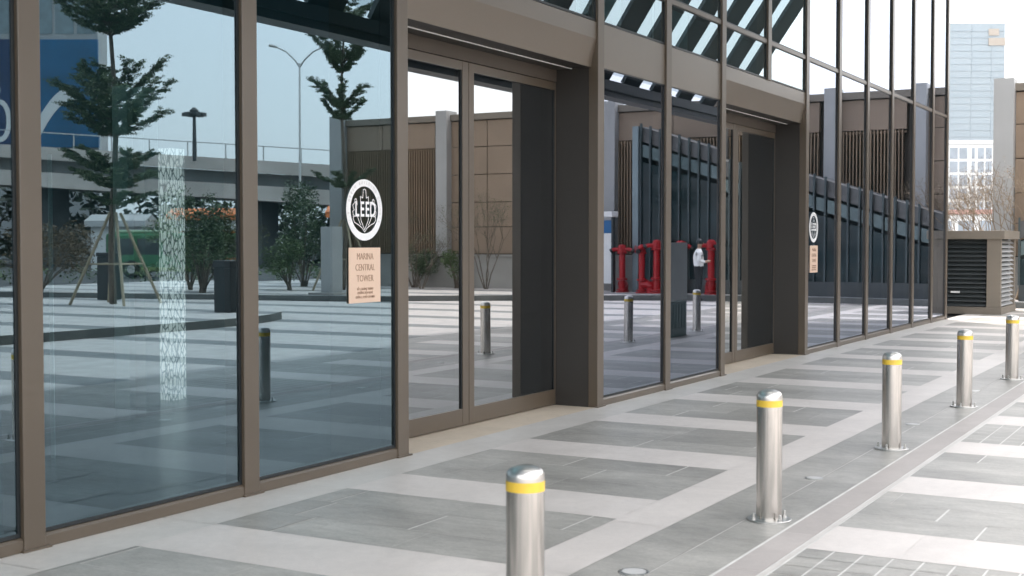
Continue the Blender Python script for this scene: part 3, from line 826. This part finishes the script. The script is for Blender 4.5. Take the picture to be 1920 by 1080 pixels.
def bare_shrub(loc, h, spread, n, key, label, group, seed, leaves=0, name='bare_shrub', cat='shrub', thick=.02):
    r = random.Random(seed); t = tag(empty(name, loc), label, cat, group); s = MB(); lf = MB()
    def grow(p, d, L, rad, depth):
        e = p + d * L
        mid = p.lerp(e, .5) + Vector((r.uniform(-1, 1), r.uniform(-1, 1), 0)) * L * .06
        s.tube([p, mid, e], [rad, rad * .85, rad * .65], 5 if depth > 2 else 3, cap=False)
        if leaves and depth <= 1: leaf_quads(lf, e, leaves, .17, .17, .17, .02, r)
        if depth == 0: return
        for _ in range(r.choice((2, 3, 3))):
            nd = (d + Vector((r.gauss(0, .38), r.gauss(0, .38), r.gauss(.1, .22)))).normalized()
            grow(e, nd, L * r.uniform(.6, .82), rad * .62, depth - 1)
    for k in range(n):
        a = 6.28 * k / n + r.uniform(-.3, .3)
        grow(Vector((.05 * math.cos(a), .05 * math.sin(a), 0)), Vector((spread * math.cos(a), spread * math.sin(a), 1)).normalized(), h * .32, thick, 4)
    s.build('branches', M[key], t)
    if lf.f: lf.build('dry_leaves', M['leaf_olive' if key != 'twig' else 'leaf_tan'], t)
    return t
# shrubs seen behind the plaza kerb
bush((28.6, -20.7, .15), 1.1, 1.1, 2.8, 2600, 'leaf_dark', 'leafy_shrub', 'large dark leafy shrub behind the black litter bin', 'leafy shrubs along the plaza edge', 21, .09, 14)
bush((30.2, -22.6, .15), 1.2, 1.2, 2.2, 1600, 'leaf', 'leafy_shrub', 'mid green shrub at the foot of the large dark shrub', 'leafy shrubs along the plaza edge', 22, .08)
bush((34.4, -21.6, 0), 1.1, 1.1, 3.5, 2400, 'leaf_dark', 'leafy_shrub', 'dark rounded tree like shrub left of the grey service pillar', 'leafy shrubs along the plaza edge', 23, .09, 12)
bush((31.6, -19.9, .15), .8, .8, 1.6, 1300, 'leaf', 'leafy_shrub', 'low green shrub with a single stem beside the service pillar', 'leafy shrubs along the plaza edge', 24, .07)
bush((29.9, -20.7, .15), 1.0, 1.0, 1.9, 1400, 'leaf_olive', 'leafy_shrub', 'loose olive green shrub with pale stakes before the viaduct', 'leafy shrubs along the plaza edge', 25, .06)
bush((27.0, -25.6, .15), 1.7, 1.7, 2.0, 1800, 'leaf_brown', 'leafy_shrub', 'russet brown shrub behind the staked tree', 'leafy shrubs along the plaza edge', 26, .07)
bush((25.5, -27.5, .15), 1.4, 1.4, 1.6, 1300, 'leaf_olive', 'leafy_shrub', 'low olive shrub left of the russet shrub', 'leafy shrubs along the plaza edge', 27, .07)
bush((35.3, -16.9, .15), .75, .75, 1.25, 1300, 'leaf_dark', 'leafy_shrub', 'small dark round shrub against the concrete plinth wall', 'leafy shrubs along the plaza edge', 28, .06)
bush((35.4, -15.4, .15), .9, .7, 1.2, 700, 'leaf', 'leafy_shrub', 'spreading flat topped shrub against the concrete plinth wall', 'leafy shrubs along the plaza edge', 29, .06, 6)
bare_shrub((34.9, -17.5, .15), 2.9, .32, 5, 'bark', 'thin bare shrub before the flat bronze panels left of the pilaster', 'bare shrubs before the finned building', 31, 4)
bare_shrub((35.2, -14.2, .15), 3.1, .32, 5, 'bark', 'thin bare shrub before the fins right of the pilaster', 'bare shrubs before the finned building', 32, 5)
bare_shrub((34.6, -16.2, .15), 2.0, .4, 4, 'bark', 'short bare shrub at the foot of the pilaster', 'bare shrubs before the finned building', 33, 3)
# pale bare trees behind the louvred box
bare_shrub((45.5, 1.7, 0), 4.6, .5, 6, 'twig', 'pale bare tree against the finned wall behind the louvred box', 'pale bare trees behind the louvred box', 41, 12, 'bare_tree', 'tree', .03)
bare_shrub((49.8, 3.0, 0), 4.2, .55, 6, 'twig', 'pale bare tree in the gap below the white block', 'pale bare trees behind the louvred box', 42, 12, 'bare_tree', 'tree', .03)
bare_shrub((35.2, -.35, .15), 3.6, .4, 5, 'twig', 'tan twiggy tree at the right photo edge before the bronze panels', 'pale bare trees behind the louvred box', 43, 12, 'bare_tree', 'tree', .03)

# ------------------------------------------------------------------ viaduct with its railing and lamps
def viaduct():
    t = tag(empty('viaduct', (67, -59, 0)), 'long concrete road viaduct with a slim railing crossing behind the plaza trees', 'bridge')
    d = Vector((11.3, 20.0, 0)); L = d.length; d.normalize(); nrm = Vector((d.y, -d.x, 0))   # away from the plaza
    O = Vector((61.2, -69.0, 0))
    def hz(s): return 8.35 - .062 * s
    def q(s, off, z): p = O + d * s + nrm * off; return (p.x - 67, p.y + 59, z)
    def strip(name, m, z0, z1, o0, o1, sa=-60, sb=60, par=None):
        b = MB(); A = [q(sa, o0, hz(sa) + z0), q(sb, o0, hz(sb) + z0), q(sb, o1, hz(sb) + z0), q(sa, o1, hz(sa) + z0), q(sa, o0, hz(sa) + z1), q(sb, o0, hz(sb) + z1), q(sb, o1, hz(sb) + z1), q(sa, o1, hz(sa) + z1)]
        b.v += A
        for f in ((3, 2, 1, 0), (4, 5, 6, 7), (0, 1, 5, 4), (1, 2, 6, 5), (2, 3, 7, 6), (3, 0, 4, 7)): b.f.append(f); b.m.append(0)
        return b.build(name, M[m], par or t)
    strip('parapet', 'concrete_warm', -.85, 0, 0, .4)
    strip('deck', 'concrete_dark', -1.7, -.86, .7, 9)
    strip('girder', 'concrete_warm', -2.75, -1.72, .2, 8)
    rl = strip('railing', 'steel_dull', .95, 1.02, .1, .16)
    for s in [k * 2.6 for k in range(-18, 20)]:
        b = MB(); b.tube([q(s, .13, hz(s)), q(s, .13, hz(s) + .96)], .045, 6); b.build('post', M['steel_dull'], rl)
    for s in (-34, -16, 2, 17, 34):
        b = MB(); p = O + d * s + nrm * 4; b.box(p.x - 67 - .9, p.x - 67 + .9, p.y + 59 - 1.2, p.y + 59 + 1.2, 0, hz(s) - 2.76); b.build('pier', M['concrete_dark'], t)
viaduct()
t = tag(empty('high_mast_lamp', (67.9, -57.3, 7.8)), 'dark mast lamp with a crown of floodlights standing on the viaduct', 'lamp')
a = MB(); a.tube([(0, 0, -.6), (0, 0, 2.7)], [.16, .1], 8); a.build('mast', M['charcoal'], t)
for k in range(6):
    aa = k * math.pi / 3; b = MB(); b.tube([(0, 0, 2.5), (.45 * math.cos(aa), .45 * math.sin(aa), 2.55)], .04, 5); b.box(-.2 + .55 * math.cos(aa), .2 + .55 * math.cos(aa), -.2 + .55 * math.sin(aa), .2 + .55 * math.sin(aa), 2.45, 2.7); b.build('floodlight', M['charcoal'], t)
a = MB(); a.lathe([(.3, 2.72), (.32, 2.85), (.1, 3.05)], 10); a.build('cap', M['charcoal'], t)
t = tag(empty('street_lamp', (55.52, -38.4, -.06)), 'tall grey street lamp with two curved arms behind the plaza', 'lamp')
a = MB(); a.tube([(0, 0, 0), (0, 0, 4), (0, 0, 11.2)], [.09, .07, .05], 8); a.build('pole', M['steel_dull'], t)
for sg in (-1, 1):
    b = MB(); b.tube([(0, 0, 11.0), (.12 * sg, .2 * sg, 11.35), (.35 * sg, .6 * sg, 11.8), (.62 * sg, 1.05 * sg, 12.05)], [.06, .05, .045, .04], 6); bo = b.build('arm', M['steel_dull'], t)
    h = MB(); h.tube([(.6 * sg, 1.02 * sg, 12.05), (.8 * sg, 1.4 * sg, 12.15)], [.07, .09], 6); h.build('lamp_head', M['steel_dull'], bo)

# ------------------------------------------------------------------ bus, car, shelters under the viaduct
def bus():
    t = tag(empty('minibus', (46.4, -38.4, -.06), math.atan2(4.08, 2.3)), 'small green and orange bus on the road beyond the plaza', 'bus')
    b = MB(); b.box(-3.2, 3.2, -1, 1, .3, 2.1, 0); b.box(-3.2, 3.2, -1.004, 1.004, .3, .62, 1); b.box(1.4, 3.205, -1.003, 1.003, .62, 1.05, 2); b.build('body', [M['bus_green'], M['bus_lime'], M['orange']], t, bevel=.12)
    r = MB(); r.box(-3.1, -.2, -.9, .9, 2.1, 2.24); r.build('roof', M['bus_pale'], t, bevel=.06)
    r = MB(); r.box(-.1, 3.1, -.9, .9, 2.1, 2.22); r.build('roof', M['orange'], t, bevel=.06)
    for sy in (-1, 1):
        for k in range(5):
            x = -2.9 + k * 1.2; wn = MB(); wn.box(x, x + 1.0, sy * 1.005 - .012, sy * 1.005 + .012, 1.1, 1.85); wn.build('window', M['dark_glass'], t)
        for x in (-2, 2.1):
            wh = MB(); Mx = Matrix.Translation((x, sy * .92, .42)) @ Matrix.Rotation(math.pi / 2, 4, 'X')
            wh.lathe([(.38, -.12), (.42, -.08), (.42, .08), (.38, .12)], 20, 0, 0, 0, Mx); wo = wh.build('wheel', M['tyre'], t)
            rm = MB(); rm.lathe([(.2, -.125), (.2, .125)], 16, 0, 0, 0, Mx); rm.build('rim', M['steel_dull'], wo)
    wn = MB(); wn.box(3.2, 3.225, -.85, .85, 1.0, 1.95); wn.box(-3.225, -3.2, -.85, .85, 1.0, 1.95); wn.build('windscreen', M['dark_glass'], t)
bus()
def car(loc, rz, label):
    t = tag(empty('parked_car', loc, rz), label, 'car')
    b = MB()
    prof = [(-2.1, .28), (2.1, .28), (2.15, .55), (1.95, .78), (1.05, .9), (.45, 1.32), (-1.0, 1.36), (-1.75, .95), (-2.15, .85)]
    b.extr([(p[0], p[1]) for p in prof], -.82, .82)
    o = b.build('body', M['white'], t, bevel=.07); o.rotation_euler.z = math.pi / 2
    for sy in (-1, 1):
        g2 = MB(); g2.extr([(.95, .90), (.40, 1.28), (-.95, 1.31), (-1.5, .92)], sy * .825 - .006, sy * .825 + .006); o = g2.build('side_window', M['dark_glass'], t); o.rotation_euler.z = math.pi / 2
        for x in (-1.3, 1.3):
            wh = MB(); Mx = Matrix.Translation((-x, sy * .76, .31)) @ Matrix.Rotation(math.pi / 2, 4, 'X')
            wh.lathe([(.28, -.1), (.31, -.07), (.31, .07), (.28, .1)], 18, 0, 0, 0, Mx); wh.build('wheel', M['tyre'], t)
    g2 = MB(); g2.face([(-.98, -.68, .965), (-.98, .68, .965), (-.52, .6, 1.285), (-.52, -.6, 1.285)]); g2.face([(-.97, -.68, .94), (-.51, -.6, 1.26), (-.51, .6, 1.26), (-.97, .68, .94)]); g2.build('windscreen', M['blue'], t)
car((83.4, -60.2, -.06), R(35), 'small white car with a blue windscreen far off under the viaduct')
def booth(loc, rz, wd, h, mroof, label):
    t = tag(empty('market_booth', loc, rz), label, 'booth')
    a = MB(); a.box(-wd / 2, wd / 2, -1.2, 1.2, 0, h); a.build('body', M['white'], t)
    a = MB(); a.box(-wd / 2 + .2, wd / 2 - .2, -1.22, -1.2, .9, h - .4); a.box(-wd / 2 - .02, -wd / 2, -.8, .8, .9, h - .4); a.build('window', M['dark_glass'], t)
    a = MB(); a.extr([(-1.6, h), (1.6, h), (1.5, h + .35), (0, h + .75), (-1.5, h + .35)], -wd / 2 - .3, wd / 2 + .3); a.build('roof', M[mroof], t)
booth((60.5, -49.5, -.06), R(60), 3.6, 3.0, 'orange', 'white kiosk with an orange roof under the viaduct left of the dark shrub')
booth((66.0, -42.5, -.06), R(60), 2.6, 3.2, 'orange', 'narrow white kiosk with an orange roof behind the service pillar')
booth((57.0, -53.0, -.06), R(60), 3.0, 2.6, 'grey_clad', 'white kiosk with a grey roof under the viaduct beside the bus')
# dark planting belt under the viaduct
r = random.Random(91); hb = MB()
for k in range(480):
    s = r.uniform(-50, 36); p = Vector((64.0, -75.5)) + Vector((11.3, 20.0)).normalized() * s + Vector((r.uniform(2, 9), -r.uniform(1, 5)))
    leaf_quads(hb, (p.x, p.y, r.uniform(.3, 6.6)), 30, 1.7, 1.7, 1.0, .42, r)
tag(hb.build('planting_belt', M['leaf_belt']), 'dense dark planting under and behind the viaduct', 'planting', kind='stuff')
hb = MB()
for k in range(150):
    s = r.uniform(-22, 22); p = Vector((37.5, -36.0)) + Vector((4.1, 4.6)).normalized() * s
    leaf_quads(hb, (p.x + r.uniform(-.5, .5), p.y + r.uniform(-.5, .5), r.uniform(.1, .55)), 22, .6, .6, .3, .09, r)
tag(hb.build('low_hedge', M['leaf']), 'low green hedge along the road edge of the plaza', 'hedge', kind='stuff')

# ------------------------------------------------------------------ office block with the blue billboard
t = tag(empty('billboard_building', (91, -99, 0)), 'grey glass block with a wide blue advertising band above the viaduct', 'building')
d = Vector((93.4 - 85.4, -93.4 + 107.7, 0)).normalized(); nr = Vector((-d.y, d.x, 0))     # nr points to the plaza
def bq(s, o, z): p = Vector((93.4, -93.4, 0)) + d * s + nr * o; return (p.x - 91, p.y + 99, z)
def bbox_(mb, s0, s1, o0, o1, z0, z1, m=0):
    A = [bq(s0, o0, z0), bq(s1, o0, z0), bq(s1, o1, z0), bq(s0, o1, z0), bq(s0, o0, z1), bq(s1, o0, z1), bq(s1, o1, z1), bq(s0, o1, z1)]
    i = len(mb.v); mb.v += A
    for q in ((0, 1, 2, 3), (7, 6, 5, 4), (4, 5, 1, 0), (5, 6, 2, 1), (6, 7, 3, 2), (7, 4, 0, 3)): mb.f.append(tuple(i + k for k in q)); mb.m.append(m)
a = MB(); bbox_(a, -30, 0, -3, 0, 0, 44); a.build('wall', M['grey_clad'], t)
for k in range(14):
    s0 = -29.6 + k * 2.12
    a = MB(); bbox_(a, s0, s0 + 1.8, 0, .05, 22.2, 32); a.build('window', M['pale_glass'], t)
    a = MB(); bbox_(a, s0, s0 + 1.8, 0, .05, 32.6, 43); a.build('window', M['dark_glass'], t)
a = MB(); bbox_(a, -30, -8.2, .05, .4, 11.0, 21.6); bl = a.build('billboard', M['bill_navy'], t)
a = MB(); bbox_(a, -8.2, -6.9, .05, .4, 11.0, 21.6); a.build('billboard', M['bill_green'], t)
a = MB(); bbox_(a, -6.9, .1, .05, .4, 11.0, 21.6); b2 = a.build('billboard', M['bill_blue'], t)
def ring2(mb, s, z, rx, rz, th, o):
    n = 28
    for k in range(n):
        a0, a1 = 2 * math.pi * k / n, 2 * math.pi * (k + 1) / n
        f = lambda rr, a_: bq(s + (rx - (0 if rr else th)) * math.cos(a_), o, z + (rz - (0 if rr else th)) * math.sin(a_))
        mb.face([f(1, a0), f(1, a1), f(0, a1), f(0, a0)])
a = MB(); ring2(a, -9.6, 13.6, 1.15, 2.1, .5, .42); ring2(a, -10.3, 16.6, .8, .8, .4, .42); a.build('billboard_lettering', M['white'], bl)
a = MB()
prev = None
for k in range(12):
    f = k / 11; s = -6.3 + 4.5 * f; z = 12.0 + 4.2 * math.sin(f * 1.9); wd = 1.1 - .6 * f
    if prev: a.face([bq(prev[0], .42, prev[1] - prev[2]), bq(s, .42, z - wd), bq(s, .42, z + wd), bq(prev[0], .42, prev[1] + prev[2])])
    prev = (s, z, wd)
a.build('billboard_swoosh', M['white'], b2)

# ------------------------------------------------------------------ far buildings seen directly
def far_tower():
    t = tag(empty('glass_tower', (838, 145, 0)), 'tall pale blue glass tower far beyond the end of the facade', 'tower')
    fp = [(812.0, 182.0), (838.8, 135.0), (844.4, 125.1), (866, 137), (834, 195)]
    fp = [(x - 838, y - 145) for x, y in fp]
    a = MB(); a.prism(fp, 0, 135); a.build('wall', M['tower_glass'], t)
    f1 = (Vector(fp[0]), Vector(fp[1])); f2 = (Vector(fp[1]), Vector(fp[2]))
    for (p, q), m_ in ((f1, 'tower_line'), (f2, 'tower_line')):
        e = (q - p).normalized(); n_ = Vector((-e.y, e.x));
        if n_.x > 0: n_ = -n_
        b = MB()
        for z in range(6, 134, 4):
            A = [p + n_ * .05, q + n_ * .05, q + n_ * .3, p + n_ * .3]
            b.prism([(v.x, v.y) for v in reversed(A)], z, z + (1.6 if z in (46, 90) else .5))
        L = (q - p).length; k = 3.
        while k < L:
            A = [p + e * k + n_ * .05, p + e * (k + .35) + n_ * .05, p + e * (k + .35) + n_ * .25, p + e * k + n_ * .25]
            b.prism([(v.x, v.y) for v in reversed(A)], 0, 134); k += 14.
        b.build('floor_bands', M[m_], t)
    p, q = f2; e = (q - p).normalized(); n_ = Vector((-e.y, e.x)); n_ = n_ if n_.x < 0 else -n_
    for (a0, a1, z0, z1) in ((.1, .65, 127.5, 131.5), (.1, 1.0, 121.5, 126)):
        A = [p.lerp(q, a0) + n_ * .4, p.lerp(q, a1) + n_ * .4, p.lerp(q, a1) + n_ * .8, p.lerp(q, a0) + n_ * .8]
        b = MB(); b.prism([(v.x, v.y) for v in reversed(A)], z0, z1); b.build('rooftop_sign', M['tan_sign'], t)
def glossy_tower(name, col):
    return mat(name, col, .15, 0, .06, .03, spec=.8)
M['tower_glass'] = glossy_tower('tower_glass', (.205, .265, .30)); M['tower_line'] = mat('tower_spandrel', (.213, .274, .309), .25); M['tan_sign'] = mat('beige_sign', (.36, .30, .235), .6)
far_tower()
def white_block():
    t = tag(empty('white_block', (311, 53, 0)), 'white mid rise block with tall window columns below the glass tower', 'building')
    P = Vector((307.4, 60.0)) - Vector((311, 53)); Q = Vector((315.6, 45.3)) - Vector((311, 53))
    e = (Q - P).normalized(); n_ = Vector((e.y, -e.x)); n_ = n_ if n_.x < 0 else -n_
    L = (Q - P).length
    def bx(mb, s0, s1, o0, o1, z0, z1):
        A = [P + e * s0 + n_ * o1, P + e * s1 + n_ * o1, P + e * s1 + n_ * o0, P + e * s0 + n_ * o0]
        mb.prism([(v.x, v.y) for v in A], z0, z1)
    a = MB(); bx(a, -6, L, -12, 0, 0, 24.2); a.build('wall', M['white'], t)
    a = MB(); bx(a, -6.2, L + .2, -12, .3, 24.2, 25); a.build('coping', M['white'], t)
    for s0, s1 in ((1.0, 2.4), (2.8, 4.2), (5.2, 5.9), (6.6, 8.4), (8.8, 10.6), (11.6, 12.3), (13.0, 14.4), (14.8, 16.2)):
        for k in range(7):
            b = MB(); bx(b, s0, s1, .02, .08, 2.2 + k * 3.1, 4.7 + k * 3.1); b.build('window', M['hazy_window'], t)
M['hazy_window'] = mat('hazy_grey_window', (.30, .34, .38), .3, 0, .15, .5)
white_block()
t = tag(empty('low_pavilion', (215, 38, 0)), 'low pale building with a pink roof band beyond the bare trees', 'building')
a = MB(); a.box(-4, 4, -14, 14, 0, 6.0); a.build('wall', M['white'], t)
a = MB(); a.box(-4.3, 4.2, -14.3, 14.3, 6.0, 6.7); a.build('roof', M['pink_roof'] if 'pink_roof' in M else mat('pink_fascia', (.55, .30, .26), .6), t)
for k in range(8):
    b = MB(); b.box(-4.05, -3.99, -13.2 + k * 3.3, -10.9 + k * 3.3, 1.2, 5.0); b.build('window', M['hazy_window'], t)

# ------------------------------------------------------------------ the man before the kerb
def person(loc, rz):
    t = tag(empty('person', loc, rz), 'person in white shirt and black trousers standing before the red standpipes', 'person')
    V = [((0, 0, .90), .15), ((.01, 0, 1.05), .155), ((.0, 0, 1.22), .17), ((.0, 0, 1.37), .135), ((.02, 0, 1.44), .055), ((.035, 0, 1.50), .055), ((.045, 0, 1.565), .085), ((.05, 0, 1.63), .082)]
    E_ = [(0, 1), (1, 2), (2, 3), (3, 4), (4, 5), (5, 6), (6, 7)]
    def add(p, r_, par): V.append((p, r_)); E_.append((par, len(V) - 1)); return len(V) - 1
    for sy in (-1, 1):
        a = add((0, sy * .10, .84), .108, 0); k = add((.02, sy * .105, .48), .078, a); an = add((-.02, sy * .11, .10), .042, k); add((.10, sy * .125, .04), .04, an)
        s = add((.0, sy * .18, 1.35), .072, 3); e = add((-.02, sy * .255, 1.10), .054, s); h = add((.20, sy * .14, 1.08), .032, e)
        pl = add((.27, sy * .09, 1.10), .03, h)
        for j in range(4): add((.335 - .006 * abs(j - 1), sy * (.085 - .02 * j), 1.095 + .018 * (1.5 - j)), .0095, pl)
        add((.27, sy * .05, 1.135), .011, pl)
    me = bpy.data.meshes.new('body'); me.from_pydata([v for v, _ in V], E_, [])
    o = bpy.data.objects.new('body', me); C.objects.link(o)
    sk = o.modifiers.new('skin', 'SKIN'); sk.use_smooth_shade = True
    for i, (_, r_) in enumerate(V): me.skin_vertices[0].data[i].radius = (r_, r_)
    me.skin_vertices[0].data[0].use_root = True
    ss = o.modifiers.new('sub', 'SUBSURF'); ss.levels = 2; ss.render_levels = 2
    dg = bpy.context.evaluated_depsgraph_get(); m2 = bpy.data.meshes.new_from_object(o.evaluated_get(dg))
    bpy.data.objects.remove(o)
    m2.name = 'body'; m2.materials.clear()
    for q in (M['skin'], M['white'], M['cloth_black'], M['black']): m2.materials.append(q)
    for f in m2.polygons:
        c = f.center
        f.material_index = 0
        if c.z < .09: f.material_index = 3
        elif c.z < .965 and c.x < .19: f.material_index = 2
        elif c.z < 1.43 and c.x < .16: f.material_index = 1
    b = bpy.data.objects.new('body', m2); C.objects.link(b); b.parent = t
    h = MB(); prof = []
    for k in range(9):
        a = k / 8 * math.pi * .62; prof.append((.098 * math.sin(a) + .001, 1.605 + .108 * math.cos(a)))
    h.lathe(list(reversed(prof)), 16, 0, .03, 0); ho = h.build('hair', M['black'], t, smooth=True)
    n = MB(); n.lathe([(.016, -.02), (.012, .0), (.004, .02)], 8, 0, 0, 0, Matrix.Translation((.137, 0, 1.585))); n.build('nose', M['skin'], t, smooth=True)
M['skin'] = mat('skin', (.42, .25, .17), .5); M['cloth_black'] = mat('black_cloth', (.012, .014, .018), .8)
person((33.35, -7.35, 0), R(60))

# ------------------------------------------------------------------ air
hm = bpy.data.materials.new('haze'); hm.use_nodes = True; hn = hm.node_tree; hn.nodes.clear()
ho = hn.nodes.new('ShaderNodeOutputMaterial'); hv = hn.nodes.new('ShaderNodeVolumePrincipled')
hv.inputs['Color'].default_value = (.92, .95, 1.0, 1); hv.inputs['Density'].default_value = .00012; hv.inputs['Anisotropy'].default_value = .2
hn.links.new(hv.outputs[0], ho.inputs['Volume'])
g = MB(); g.box(-501, 1101, -601, 601, -2.0, 138)
tag(g.build('haze', hm), kind='stuff')
